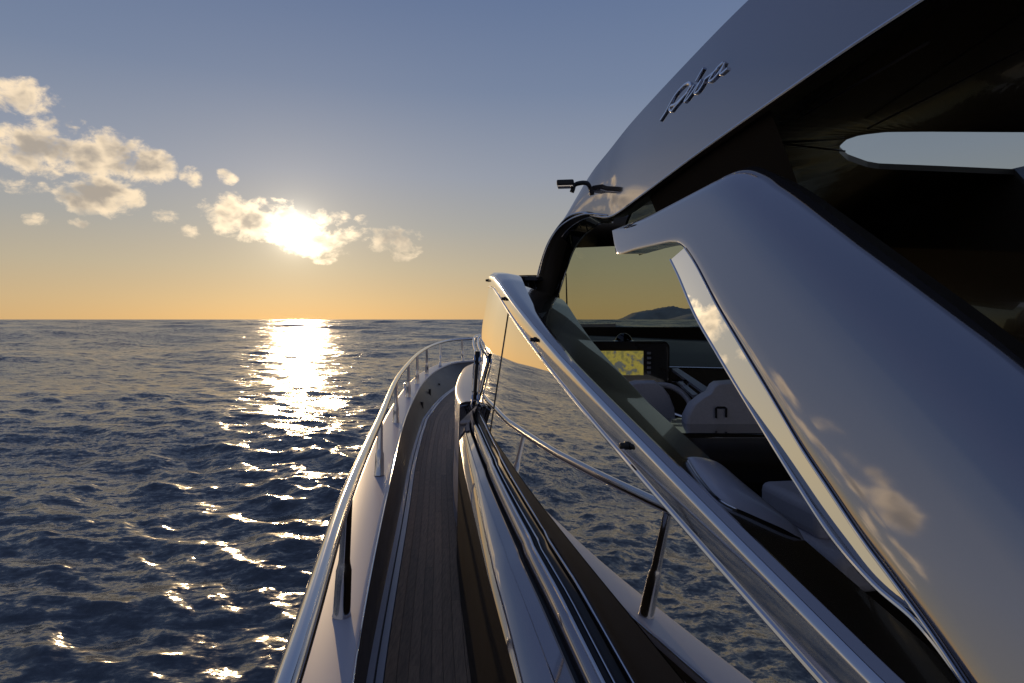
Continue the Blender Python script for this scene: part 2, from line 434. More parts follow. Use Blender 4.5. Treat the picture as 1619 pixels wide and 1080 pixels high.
# deck
foot = [Vector((p.x, p.y, EYE + deck_z(q.y))) for p, q in zip(fo, st_line)]
deck = sub('side_deck')
inb = [Vector((max(p.x + .9, np.interp(p.y, [-2, 2.8, 6.8, 9, 15], [1.2, .4, .2, 2.5, 2.5])), p.y + .1, EYE + deck_z(p.y))) for p in foot]
far_in = [Vector((3.6, p.y + .3, EYE + deck_z(p.y))) for p in foot]
solid('deck_base', *loft([shift(foot, -.012), shift(inb, -.012), shift(far_in, -.012)]), M['caulk'], deck)
def strip(c, o0, o1, i0, i1, top):
    a, b = offset_plan(c, o0)[i0:i1 + 1], offset_plan(c, o1)[i0:i1 + 1]
    lo = -.011
    return loft([shift(a, lo), shift(a, top), shift(b, top), shift(b, lo)])
solid('margin_board', *strip(foot, .005, .036, 0, 119, .003), M['white'], deck)
solid('margin_board', *strip(foot, .046, .078, 0, 119, .003), M['white'], deck)

# inner boundary of the walkway: foot of the coaming
C0 = catmull([R(.365, -1.2, -1.6), R(-.0, 1.45, -1.6), R(-.18, 2.78, -1.6), R(-.34, 3.95, -1.57), R(-.50, 5.4, -1.54), R(-.62, 6.8, -1.5), R(-.58, 7.8, -1.46), R(-.3, 8.6, -1.43), R(.3, 9.2, -1.4), R(1.2, 9.6, -1.4)], 90)
def c0x(y): return float(np.interp(y, [p.y for p in C0], [p.x for p in C0]))
foot_y = [p.y for p in foot]
pitch = .052
for k in range(22):
    o0 = .083 + k * pitch; i0 = max(0, (k * 7) % 12 - 6 + 8)
    mid = offset_plan(foot, o0)
    while i0 < 108:
        i1 = min(i0 + 12, 108)
        ok = [mid[i].y > 9.0 or mid[i].x < c0x(mid[i].y) + .03 for i in range(i0, i1 + 1)]
        ys = [mid[i].y for i in range(i0, i1 + 1)]
        if any(ok) and ys[0] < 13.5 and ys[-1] > .6 and (k < 14 or ys[0] > 4):
            vs, fs = strip(foot, o0 + .0009, o0 + pitch - .0009, i0, i1, random.uniform(-.0005, .0012))
            for j in range(4):  # open a small butt joint
                vs[j * (i1 - i0 + 1)] = vs[j * (i1 - i0 + 1)].lerp(vs[j * (i1 - i0 + 1) + 1], .012)
            solid('plank', vs, fs, M['teak'], deck, smooth=False)
        i0 = i1

# handrail
RAIL = [(-.02, -1.4, -.74), (-.22, -.2, -.72), (-.427, 1.2, -.69), (-.664, 2.56, -.70), (-.962, 4.6, -.727), (-1.26, 6.87, -.666), (-1.435, 8.78, -.613), (-1.555, 10.6, -.565),
        (-1.565, 12.4, -.515), (-1.40, 13.7, -.468), (-1.08, 14.25, -.447), (-.45, 14.7, -.43), (.5, 15.0, -.42), (1.6, 15.1, -.42)]
rail = sub('handrail')
rail_c = catmull([R(*p) for p in RAIL], 160)
solid('rail_tube', *tube(rail_c, .027, 16), M['steel'], rail)
def rail_at(y): 
    i = min(range(len(rail_c)), key=lambda i: abs(rail_c[i].y - y)); return rail_c[i]
POSTS = [(-.40, .78), (-.69, 2.56), (-.965, 4.6), (-1.26, 6.87), (-1.44, 8.78), (-1.545, 10.3), (-1.585, 11.75), (-1.50, 13.2), (-1.10, 14.22), (-.45, 14.7), (.5, 15.0)]
for (x, y) in POSTS:
    i = min(range(len(st_line)), key=lambda i: (st_line[i] - Vector((x, y, st_line[i].z))).length)
    b = Vector((x, y, st_line[i].z + .001)); t = min(rail_c, key=lambda p: (p.x - x) ** 2 + (p.y - y) ** 2)
    t = Vector((t.x, t.y, t.z)); h = t - b
    f = [0, .004, .02, .25, .37, .42, .46, .7, 1.0]; rr = [.038, .038, .0355, .033, .0315, .0255, .023, .0215, .0205]
    solid('stanchion', *tube([b + h * q for q in f], rr, 16), M['steel'], rail)
for k_, (y, h_) in enumerate(((9.4, .10), (10.4, .16), (11.6, .07))):
    i = min(range(len(bul_mid)), key=lambda i: abs(bul_mid[i].y - y)); p = bul_mid[i] + Vector((.012, 0, -.03))
    solid('scupper', *tube([p + Vector((0, 0, -h_)), p + Vector((0, 0, h_ * .6))], .022, 8), M['black'], sub('drain_fitting'))
# mooring cleat on the gunwale further forward
cl = sub('mooring_cleat')
cb = R(-1.64, 9.7, -1.06)
solid('horn', *tube([cb + Vector((.02, -.12, .085)), cb + Vector((.005, -.06, .08)), cb + Vector((0, 0, .078)), cb + Vector((-.005, .06, .08)), cb + Vector((-.01, .12, .085))], [.008, .015, .017, .015, .008], 10), M['steel'], cl)
for s in (-.045, .045):
    solid('post', *tube([cb + Vector((0, s, 0)), cb + Vector((0, s, .01)), cb + Vector((0, s, .075))], [.022, .016, .013], 10), M['steel'], cl)

# ---- side wall of the cockpit: plan line of its top edge
PLAN = [(1.09, -1.2), (.79, 0), (.42, 1.5), (.215, 2.4), (.06, 3.2), (-.04, 3.8), (-.11, 4.3), (-.16, 4.75), (-.155, 5.02), (-.07, 5.22), (.10, 5.35), (.30, 5.45)]
pl = catmull([Vector((x, y, 0)) for x, y in PLAN], 150)
def top_z(y): return float(np.interp(y, [-1.2, .96, 4.0, 4.3, 4.6, 4.8, 6], [-1.05, -.55, .225, .285, .315, .325, .35]))
def base_z(y): return float(np.interp(y, [-1.2, 1.2, 1.63, 2.05, 3.07, 3.75, 4.17, 4.24, 5.0, 6], [-1.10, -1.0, -.94, -.85, -.72, -.62, -.57, -.24, -.13, -.1]))
def LEAN(y): return float(np.interp(y, [0, 4.6, 6], [.10, .17, .17]))
wall = []
for i in range(len(pl)):
    t = (pl[min(i + 1, 149)] - pl[max(i - 1, 0)]); t.normalize(); n = Vector((-t.y, t.x, 0))
    p = pl[i]; zt, zb = top_z(p.y), base_z(p.y); row = []
    for k in range(13):
        f = k / 12.0; z = zb + (zt - zb) * f
        row.append(Vector((p.x, p.y, EYE + z)) + n * ((zt - z) * LEAN(p.y)))
    wall.append(row)
def wall_cols(i0, i1): return [wall[i] for i in range(i0, i1)]
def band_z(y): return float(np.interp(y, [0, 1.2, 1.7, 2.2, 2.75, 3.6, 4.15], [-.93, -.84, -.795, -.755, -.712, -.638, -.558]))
reflection_rows, pane_rows = [], []
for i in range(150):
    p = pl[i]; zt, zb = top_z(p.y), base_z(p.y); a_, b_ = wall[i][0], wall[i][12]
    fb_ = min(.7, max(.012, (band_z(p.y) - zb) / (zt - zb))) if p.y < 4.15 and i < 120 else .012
    reflection_rows.append([a_.lerp(b_, fb_ * k / 4) for k in range(5)]); pane_rows.append([a_.lerp(b_, fb_ + (1 - fb_) * k / 12) for k in range(13)])
seam = min(range(150), key=lambda i: abs(pl[i].y - 3.55) + (0 if pl[i].y < 4.5 else 9))
side = sub('side_glass')
solid('pane', *loft(pane_rows[:seam + 1]), M['mirror'], side)
solid('pane', *loft(pane_rows[seam + 1:]), M['mirror'], side)
solid('reflection_brown', *loft([[p + nrm0 * .002 for p in r_] for r_, nrm0 in zip(reflection_rows, [Vector((-1, -.2, 0)).normalized()] * 150)]), M['reflection_brown'], side)  # plain brown band painted in place of the bulwark's reflection in the glass
solid('pane_joint', *loft([[p + Vector((.004, 0, 0)) for p in wall[seam]], [p + Vector((.004, 0, 0)) for p in wall[seam + 1]]]), M['black'], side, smooth=False)
# steel trim along the top of the glass
ii = [i for i in range(150) if pl[i].y > -.9]
def nrm(i):
    t = (pl[min(i + 1, 149)] - pl[max(i - 1, 0)]).normalized(); return Vector((-t.y, t.x, 0))
tp = [wall[i][12] for i in ii]; nn = [nrm(i) for i in ii]
def tr(o, z): return [p + n * o + Vector((0, 0, z)) for p, n in zip(tp, nn)]
def wcap(i):  # the cap widens forward
    return float(np.interp(pl[i].y, [0, 2.4, 3.2, 4.2, 6], [.026, .028, .07, .16, .17]))
capin = [p - n * wcap(i) + Vector((0, 0, .018 - .03 * (wcap(i) - .055))) for p, n, i in zip(tp, nn, ii)]
capmid = [p - n * wcap(i) * .5 + Vector((0, 0, .028)) for p, n, i in zip(tp, nn, ii)]
trim = sub('window_trim')
solid('fascia', *loft([tr(.002, -.079), tr(.012, -.076), tr(.013, -.004), tr(.010, .004), tr(.0, .012)]), M['steel'], trim)
solid('edge_bead', *tube(tr(.012, -.078), .0075, 8), M['steel'], trim)
solid('cap', *loft([tr(.0, .0135), tr(-.015, .026), capmid, capin, shift(capin, -.03)]), M['paint'], trim, angle=60)
for (px, py, Y) in ((779, 443, 4.75), (800, 467, 3.72), (862, 523, 2.86), (1012, 690, 1.82)):
    i = min(range(150), key=lambda i: abs(pl[i].y - Y)); c = wall[i][12] + nrm(i) * .014 + Vector((0, 0, -.03)); n = nrm(i)
    solid('stud', *tube([c, c + n * .008, c + n * .010, c + n * .022, c + n * .025], [.012, .012, .009, .009, .006], 14), M['black'], trim)

# ---- coaming: painted step and mouldings between walkway and glass (low part, aft of the step)
N = 60
yy = np.linspace(-1.0, 4.17, N)
def cx1(y): return float(np.interp(y, [-1.2, 1.74, 2.3, 3.6, 4.2], [.47, .015, -.085, -.276, -.355]))
def cz1(y): return float(np.interp(y, [-1.2, 1.74, 2.3, 3.6, 4.2], [-1.16, -1.0, -.94, -.85, -.80]))
wb = []
for y in yy:
    i = min(range(150), key=lambda i: abs(wall[i][0].y - y) + (0 if pl[i].y < 4.5 else 9)); wb.append(wall[i][0] + Vector((0, y - wall[i][0].y, 0)))
E1 = [R(cx1(y), y, cz1(y)) for y in yy]
def fr(f, dz): return [a.lerp(b, f) + Vector((0, 0, dz)) for a, b in zip(E1, wb)]
cfoot = [R(c0x(y), y, deck_z(y) - .004) for y in yy]
ctoe = [Vector((c.x + (e.x - c.x) * .25, c.y, c.z + .10)) for c, e in zip(cfoot, E1)]
co = sub('cabin_coaming')
solid('coaming_side', *loft([cfoot, ctoe, lerp(ctoe, E1, .6), shift(offset_plan(E1, .004), -.012)]), M['reflection_brown'], co)
solid('coaming_step', *loft([shift(offset_plan(E1, .006), -.014), shift(E1, -.004), fr(.03, .004), fr(.15, .016), fr(.28, .020), fr(.31, .017), fr(.33, .008), fr(.50, -.006), fr(.53, -.014), fr(.535, -.05)]), M['paint'], co, angle=28)
solid('groove', *loft([fr(.53, -.04), fr(.64, -.04)]), M['black'], co)
solid('moulding', *loft([fr(.60, -.05), fr(.605, -.008), fr(.63, .006), fr(.67, .011), fr(.71, .008), fr(.735, -.004), fr(.74, -.05)]), M['paint'], co, angle=50)
solid('groove', *loft([fr(.73, -.03), fr(.985, -.03)]), M['black'], co)
solid('steel_bead', *tube(fr(.735, .004), .007, 10), M['steel'], co)
solid('steel_bead', *tube(fr(.87, -.022), .005, 10), M['steel'], co)
solid('steel_bead', *tube(fr(.985, .0), .0055, 10), M['steel'], co)
# raised forward coaming beyond the step
E2 = catmull([R(-.345, 4.16, -.555), R(-.40, 4.5, -.548), R(-.455, 5.1, -.535), R(-.50, 6.2, -.52), R(-.485, 7.0, -.505), R(-.30, 7.8, -.50), R(.2, 8.5, -.49), R(1.1, 9.0, -.48)], 50)
I2 = catmull([R(-.19, 4.16, -.545), R(-.21, 4.5, -.54), R(-.245, 5.1, -.52), R(-.25, 5.7, -.5), R(-.12, 6.3, -.48), R(.1, 6.7, -.47), R(.5, 7.1, -.46), R(1.2, 7.5, -.45)], 50)
F2 = [Vector((c.x, c.y, c.z)) for c in catmull([R(c0x(4.16), 4.16, -1.57), R(-.37, 4.5, -1.56), R(-.47, 5.1, -1.55), R(-.58, 6.2, -1.52), R(-.62, 7.0, -1.5), R(-.45, 8.1, -1.46), R(.1, 9.0, -1.43), R(1.2, 9.5, -1.4)], 50)]
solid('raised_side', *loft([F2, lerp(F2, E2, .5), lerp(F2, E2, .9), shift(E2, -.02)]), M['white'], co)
solid('raised_top', *loft([shift(E2, -.022), shift(E2, -.006), shift(lerp(E2, I2, .06), .004), shift(lerp(E2, I2, .25), .012), shift(lerp(E2, I2, .75), .012), I2, shift(I2, .06), shift(offset_plan(I2, .05), .4)]), M['white'], co, angle=50)
a, b, c_, d_ = E2[0], I2[0], wb[-1], E1[-1]
stepface = [[d_ + Vector((0, .0, -.02)), c_ + Vector((.0, 0, -.02))], [d_.lerp(a, .5) + Vector((0, .01, 0)), c_.lerp(b, .5) + Vector((0, .01, 0))], [a + Vector((0, -.004, -.02)), b + Vector((0, -.004, -.02))], [a + Vector((0, .02, .004)), b + Vector((0, .02, .008))]]
solid('step_face', *loft(stepface), M['paint'], co)
# the steel mouldings turn up at the step and run on forward round the glass
def up_bead(off, r):
    i0 = [i for i in range(150) if 4.2 < pl[i].y and i < 149]
    low = fr(.985, .004)[-1] + Vector((off, .0, 0))
    path = [low + Vector((0, -.12, -.01)), low + Vector((0, -.02, .0)), low + Vector((0, .02, .05)), low + Vector((.005, .03, .16)), low + Vector((.012, .04, .28))]
    path += [wall[i][0] + nrm(i) * (.012 - off) + Vector((0, 0, .0)) for i in i0[4:-4]]
    return tube(catmull(path, 70), r, 10)
solid('steel_bead', *up_bead(0.0, .009), M['steel'], co)
solid('steel_bead', *up_bead(-.035, .008), M['steel'], co)
post = fr(.985, .0)[-1]
solid('dark_post', *loft([[post + Vector((-.03, .035, -.06)), post + Vector((.0, .045, -.06))], [post + Vector((-.02, .055, .33)), post + Vector((.012, .06, .33))]]), M['black'], co, thick=.02)

# ---- inner coaming of the cockpit, dark lacquer
ij = [i for i in range(150) if -.9 < pl[i].y < 5.0]
def inn(o, z): return [wall[i][12] - nrm(i) * (wcap(i) * .98 + o) + Vector((0, 0, z)) for i in ij]
inn_c = sub('inner_coaming')
solid('ledge', *loft([inn(0, -.0), inn(.010, -.045), inn(.30, -.145), inn(.302, -.158)]), M['lacquer'], inn_c, angle=12)
solid('ledge_edge', *tube(inn(.30, -.151), .0035, 8), M['steel'], inn_c)
solid('liner', *loft([inn(.302, -.156), inn(.31, -.4), inn(.33, -1.0)]), M['dark'], inn_c)

ledge_o = bpy.data.objects['ledge']
lbv = BVHTree.FromPolygons([v.co[:] for v in ledge_o.data.vertices], [p.vertices[:] for p in ledge_o.data.polygons])
la, lb_ = inn(.010, -.045), inn(.30, -.145)
il = min(range(len(la)), key=lambda i: abs(la[i].y - 1.75))
lp0 = la[il]; ln = (la[il + 6] - la[il - 6]).cross(lb_[il] - la[il]).normalized()
def on_ledge(px, py):
    dv = Vector(((px - 809.5) / F, 1, (505 - py) / F)); e = Vector((0, 0, EYE))
    h = lbv.ray_cast(e, dv.normalized())
    if h[0] is not None: return h[0]
    return lbv.find_nearest(e + dv * ((lp0 - e).dot(ln) / dv.dot(ln)))[0]
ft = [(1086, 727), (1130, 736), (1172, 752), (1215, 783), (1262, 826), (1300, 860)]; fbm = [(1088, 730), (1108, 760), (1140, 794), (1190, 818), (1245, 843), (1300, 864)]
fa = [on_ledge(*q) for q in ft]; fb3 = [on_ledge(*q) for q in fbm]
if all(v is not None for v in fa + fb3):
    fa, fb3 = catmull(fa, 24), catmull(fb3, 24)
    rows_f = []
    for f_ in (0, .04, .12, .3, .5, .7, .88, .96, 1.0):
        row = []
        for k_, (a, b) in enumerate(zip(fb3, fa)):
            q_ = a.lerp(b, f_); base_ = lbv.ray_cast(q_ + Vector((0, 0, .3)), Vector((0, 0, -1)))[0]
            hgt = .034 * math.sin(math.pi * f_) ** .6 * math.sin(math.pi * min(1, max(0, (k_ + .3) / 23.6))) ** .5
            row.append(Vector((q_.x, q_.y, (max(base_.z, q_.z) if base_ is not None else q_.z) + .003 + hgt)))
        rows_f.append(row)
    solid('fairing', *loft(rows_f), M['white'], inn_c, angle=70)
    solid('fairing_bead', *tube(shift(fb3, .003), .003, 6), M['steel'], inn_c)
else: print('FAIRING MISSED', [v is None for v in fa + fb3])
# ---- front quarter: frame from the trim corner to the windscreen pillar
qf = sub('quarter_window')
q0 = [R(-.145 + .02, 4.80, .330), R(-.10, 5.02, .345), R(.0, 5.19, .355), R(.13, 5.30, .365), R(.24, 5.38, .37)]
qc = catmull(q0, 20)
solid('frame', *loft([qc, shift(offset_plan(qc, .03), .005), shift(offset_plan(qc, .035), -.125), shift(qc, -.125)], close_u=True), M['lacquer'], qf)
solid('pane', *loft([shift(qc, -.12), shift(offset_plan(qc, -.02), -.5)]), M['tint_dark'], qf)

# ---- windscreen between the pillars
ws_low = catmull([P(862, 517, 5.35), P(930, 517, 5.9), P(1010, 517, 6.35), P(1110, 517, 6.6), P(1220, 517, 6.65), P(1330, 517, 6.5)], 40)
ws_top = catmull([P(900, 372, 5.0), P(950, 372, 5.45), P(1010, 370, 5.8), P(1110, 368, 6.0), P(1220, 368, 6.05), P(1330, 366, 5.9)], 40)
wsn = sub('windscreen')
solid('pane', *loft([ws_low, lerp(ws_low, ws_top, .33), lerp(ws_low, ws_top, .66), ws_top]), M['tint'], wsn)
solid('lower_frame', *loft([shift(ws_low, .0), [p + Vector((0, -.03, 0)) for p in ws_low], [p + Vector((0, -.06, -.09)) for p in ws_low], [p + Vector((0, -.05, -.5)) for p in ws_low], [p + Vector((0, .3, -.9)) for p in ws_low], [p + Vector((0, .3, -.02)) for p in ws_low]], close_u=True), M['satin'], wsn)
for (px, y0, y1, Y) in ((884, 455, 500, 5.6), (896, 432, 512, 5.7)):
    a = P(px + 1, y1, Y); b = P(px - 1, y0, Y - .05)
    solid('wiper_arm', *tube([a, a.lerp(b, .35), a.lerp(b, .36), b], [.013, .011, .007, .005], 8), M['black'], wsn)

# ---- hardtop
L = [R(2.0, -2.2, .96), R(1.72, -1, .955), R(1.5, 0, .945), R(1.3, 1.0, .92), R(1.14, 1.75, .885), R(1.055, 2.2, .862), R(.91, 3.05, .808), R(.77, 3.75, .735), R(.672, 4.2, .69), R(.60, 4.45, .725), R(.53, 4.65, .785), R(.455, 4.85, .80), R(.40, 4.97, .77), R(.335, 5.10, .69), R(.285, 5.18, .60), R(.24, 5.25, .47), R(.205, 5.29, .33), R(.175, 5.31, .19)]
U = [R(2.2, -2.2, 1.55), R(1.9, -1, 1.54), R(1.62, 0, 1.52), R(1.40, 1.0, 1.50), R(1.24, 1.9, 1.46), R(1.165, 2.3, 1.44), R(1.04, 2.85, 1.415), R(.92, 3.4, 1.36), R(.775, 4.03, 1.27), R(.675, 4.35, 1.17), R(.585, 4.6, 1.075), R(.50, 4.82, .945), R(.44, 4.97, .845), R(.375, 5.09, .733), R(.312, 5.18, .62), R(.255, 5.255, .49), R(.212, 5.295, .34), R(.178, 5.315, .195)]
nL = 130
Ls, Us = catmull(L, 400), catmull(U, 400)
# match the two edges by their control points so the panel's ribs stay across it
def by_ctrl(pts, n):
    p = np.array([tuple(q) for q in pts]); e = np.vstack([2 * p[0] - p[1], p, 2 * p[-1] - p[-2]]); o = []
    per = n
    for i in range(1, len(e) - 2):
        a, b, c, dd = e[i - 1], e[i], e[i + 1], e[i + 2]
        for t in np.linspace(0, 1, per, endpoint=False):
            o.append(Vector(.5 * (2 * b + (c - a) * t + (2 * a - 5 * b + 4 * c - dd) * t ** 2 + (3 * b - a - 3 * c + dd) * t ** 3)))
    o.append(Vector(p[-1])); return o
Lc, Uc = by_ctrl(L, 8), by_ctrl(U, 8)
hard = sub('hardtop')
def bulge(f): return math.sin(math.pi * f) * .014
rows = []
for f in (0, .02, .06, .15, .3, .45, .6, .75, .88, .95, 1.0):
    c = lerp(Lc, Uc, f); k = [min(1, (u - l).length / .5) for l, u in zip(Lc, Uc)]
    c = [p + Vector((-bulge(f) * w, -bulge(f) * .2 * w, 0)) for p, w in zip(c, k)]
    rows.append(c)
roll = [p + Vector((.05 * k, .01 * k, .012 * k)) for p, k in zip(Uc, [min(1, (u - l).length / .5) for l, u in zip(Lc, Uc)])]
inside = [p + Vector((.16 * k + .03, .05 * k, -.01 * k)) for p, k in zip(Uc, [min(1, (u - l).length / .5) for l, u in zip(Lc, Uc)])]
panel = solid('side_panel', *loft(rows + [roll, inside]), M['paint'], hard, angle=60)
# rounded lip and dark return under the panel's lower edge
nl = len(Lc)
ret = [p + Vector((.05, .01, .012)) for p in Lc[:70]]
solid('edge_bead', *tube(Lc, .008, 8), M['steel'], hard)
solid('lip', *loft([Lc[:72], [p + Vector((.02, .0, -.010)) for p in Lc[:72]], [p + Vector((.10, .03, .004)) for p in Lc[:72]], [p + Vector((.14, .04, .05)) for p in Lc[:72]]]), M['satin'], hard)

# ceiling with the open sunroof
def roof_ring(z0, zoff, grow):
    outer_b = [Vector((p.x + .12, p.y, p.z + zoff)) for p in Lc[:66:3]]
    front = [R(.95, 5.35, .70), R(1.35, 5.75, .72), R(1.9, 6.1, .74), R(2.6, 6.25, .75), R(3.4, 6.1, .76)]
    outer_b += [p + Vector((0, 0, zoff)) for p in front]
    outer_b += [R(4.0, 5.2, .80 + zoff), R(4.4, 3.5, .85 + zoff), R(4.7, 1.8, .9 + zoff), R(5.1, 0, .95 + zoff), R(5.4, -2.2, .96 + zoff)]
    return outer_b
hole = [(2.0, 3.035), (1.80, 3.04), (1.70, 3.09), (1.675, 3.17), (1.70, 3.28), (1.77, 3.42), (1.90, 3.58), (2.10, 3.74), (2.2, 3.79), (2.6, 3.85), (3.4, 3.98), (3.75, 3.9), (3.8, 3.6), (3.75, 3.2), (3.5, 3.07), (2.8, 3.05)]
def ring_mesh(z, hz):
    ob = roof_ring(0, z, 0); cen = Vector((2.3, 3.3, 0)); n = 120
    def resample(poly):
        p = poly + [poly[0]]; L_ = [0]
        for a, b in zip(p, p[1:]): L_.append(L_[-1] + (b - a).length)
        # sample by angle round the hole's centre
        pts = []
        for k in range(n):
            th = -math.pi + 2 * math.pi * k / n; dvec = Vector((math.cos(th), math.sin(th))); best = None
            for a, b in zip(p, p[1:]):
                ax, ay = a.x - cen.x, a.y - cen.y; bx, by = b.x - a.x, b.y - a.y
                den = dvec.x * by - dvec.y * bx
                if abs(den) < 1e-9: continue
                t = (ax * by - ay * bx) / den; s = (ax * dvec.y - ay * dvec.x) / den
                if t > 0 and -1e-6 <= s <= 1 + 1e-6 and (best is None or t > best[0]): best = (t, a.lerp(b, s))
            pts.append(best[1] if best else poly[0])
        return pts
    O_ = resample(ob); H_ = resample([R(x, y, .90 + hz) for x, y in hole])
    return O_, H_
O1, H1 = ring_mesh(.04, 0); O2, H2 = ring_mesh(.09, .035)
solid('ceiling', *loft([O1, lerp(O1, H1, .5), lerp(O1, H1, .93), H1], close_v=True), M['lacquer'], hard, smooth=False)
solid('roof', *loft([H1, H2, lerp(H2, O2, .5), O2], close_v=True), M['satin'], hard, smooth=False)
sun_pane = [p + Vector((0, 0, .012)) for p in H1]
solid('sunroof_pane', sun_pane, [tuple(range(len(sun_pane)))], M['tint_blue'], hard, smooth=False)
def ceil_line(pts, r): solid('ceiling_seam', *tube([P(px, py, Y) + Vector((0, 0, -.004)) for px, py, Y in pts], r, 6), M['dark'], hard)
for pts in ([(1202, 222), (1260, 230), (1336, 239)], [(1372, 203), (1490, 143), (1625, 74)], [(1262, 188), (1360, 130), (1470, 66)]):
    solid('ceiling_seam', *tube(catmull([P(px, py, .868 / ((505 - py) / F)) for px, py in pts], 16), .0045, 6), M['bulwark'], hard)
# front arch (pillar) of the hardtop: dark lacquer with a small curved pane
arch = sub('front_pillar')
AO = catmull([P(962, 341, 4.3), P(925, 339, 4.62), P(895, 352, 4.92), P(876, 372, 5.08), P(862, 402, 5.18), P(852, 440, 5.25), P(843, 472, 5.28), P(836, 505, 5.28)], 50)
AI = catmull([P(968, 352, 4.45), P(948, 354, 4.75), P(926, 370, 5.0), P(908, 394, 5.15), P(896, 425, 5.22), P(884, 462, 5.25), P(870, 500, 5.27), P(858, 525, 5.28)], 50)
solid('pillar_shell', *loft([AO, lerp(AO, AI, .5), AI]), M['satin'], arch, thick=.05)
solid('edge_bead', *tube([p + Vector((0, -.012, 0)) for p in AI], .006, 8), M['steel'], arch)
solid('edge_bead', *tube([p + Vector((-.004, -.012, 0)) for p in AO], .007, 8), M['steel'], arch)
pi_, po_ = [p + Vector((0, -.008, 0)) for p in lerp(AO, AI, .30)[8:26]], [p + Vector((0, -.008, 0)) for p in lerp(AO, AI, .95)[8:26]]
solid('pane', *loft([pi_, lerp(pi_, po_, .5), po_]), M['mirror'], arch)
solid('pane_bead', *tube(shift(pi_, .002), .004, 6), M['steel'], arch)
# header between pillar and the rear wing, under the roof front
hd = [P(905, 392, 5.3), P(935, 391, 5.45), P(985, 389, 5.6), P(1080, 388, 5.9), P(1250, 386, 6.1)]
ht = [P(925, 350, 5.2), P(950, 346, 5.3), P(985, 344, 5.45), P(1080, 340, 5.7), P(1250, 340, 5.9)]
solid('header', *loft([catmull(hd, 20), catmull(ht, 20)]), M['satin'], hard, thick=.08)

# small lamp bracket standing off the front of the hardtop
lb = sub('running_light')
b0 = P(911, 292, 4.72)
solid('arm', *tube(catmull([P(934, 291, 4.66), P(922, 289, 4.68), P(909, 292, 4.70), P(906, 299, 4.68), P(904, 304, 4.68)], 10), [.017] * 10, 10), M['black'], lb)
hv, hf = join([box(*P(894, 290, 4.66), .125, .09, .042, math.radians(-8))])
solid('housing', hv, hf, M['black'], lb, bevel=.01)
hv, hf = box(*(P(894, 295.5, 4.66)), .115, .08, .012, math.radians(-8))
solid('lens', hv, hf, M['steel'], lb, bevel=.003)

# ---- rear wing: broad painted support leaning inward, with polished leading face
WN = Vector((-1.03, -.17, .405)); WD = -1.0496
def lead_k(py): return float(np.interp(py, [480, 622, 772, 920, 1090, 1300], [1.0, 1.0, 1.0, 1.0, 1.0, 1.0]))
def wing(px, py, k=1.0):
    a, c = (px - 809.5) / F, (505 - py) / F
    Y = (WD) / (WN.x * a + WN.y + WN.z * c)
    Y *= k; return Vector((a * Y, Y, EYE + c * Y))
lead = [(968, 366), (972, 392), (977, 402), (1005, 394), (1040, 386), (1066, 382), (1082, 392), (1100, 420), (1131, 480), (1172, 550), (1215, 622), (1262, 702), (1308, 772), (1360, 850), (1412, 920), (1470, 1000), (1530, 1090), (1600, 1200)]
trail = [(968, 364), (1000, 343), (1040, 318), (1080, 294), (1118, 271), (1142, 257), (1160, 248), (1182, 255), (1215, 276), (1270, 318), (1340, 372), (1420, 434), (1500, 498), (1580, 566), (1680, 655), (1800, 770), (1960, 930), (2200, 1160)]
ld = by_ctrl([wing(*q, lead_k(q[1])) for q in lead], 6); tl = by_ctrl([wing(*q) for q in trail], 6)
wg = sub('rear_wing')
wr = []
WNn = WN.normalized()
for f in (0, .012, .03, .07, .15, .3, .45, .6, .72, .82, .9, .95, .98, 1.0):
    fall = -.10 * max(0, (f - .62) / .38) ** 2.2 - .005 * max(0, (.06 - f) / .06) ** 2
    c = []
    for k, (a, b) in enumerate(zip(ld, tl)):
        w = min(1, (a - b).length / .45)
        c.append(a.lerp(b, f) + WNn * (fall * w))
    wr.append(c)
# keep the trailing edge where it belongs after the roll: extend outward along the panel
for f_i, f in enumerate((0, .012, .03, .07, .15, .3, .45, .6, .72, .82, .9, .95, .98, 1.0)):
    pass
edge_b = wr[-1]
solid('outer_panel', *loft(wr), M['paint'], wg, angle=60)
# polished leading face
A_ = [(1060, 411), (1073, 438), (1098, 497), (1130, 553), (1170, 620), (1212, 688), (1262, 768), (1318, 852), (1382, 925), (1450, 985), (1520, 1075), (1585, 1180)]
B_ = lead[6:]
bl = [wing(*q, lead_k(q[1])) for q in B_]
al = []
for (px, py), b in zip(A_, bl):
    nz_ = float(np.interp(py, [411, 550, 700, 900], [.19, .225, .26, .33])); nf = Vector((-.98, (.0167 - .247 * nz_) / .485, nz_)); rr_ = P(px, py, 1.0) - Vector((0, 0, EYE))
    Y = min(b.y * 1.16, max(b.y * 1.03, nf.dot(b - Vector((0, 0, EYE))) / nf.dot(rr_))); al.append(P(px, py, Y))
Bc, Ac = by_ctrl(bl, 8), by_ctrl(al, 8)
solid('leading_face', *loft([Bc, lerp(Bc, Ac, .06), lerp(Bc, Ac, .5), lerp(Bc, Ac, .94), Ac]), M['mirror'], wg)
solid('edge_bead', *tube(Bc, .003, 8), M['steel'], wg)
solid('edge_bead', *tube(Ac, .005, 8), M['steel'], wg)
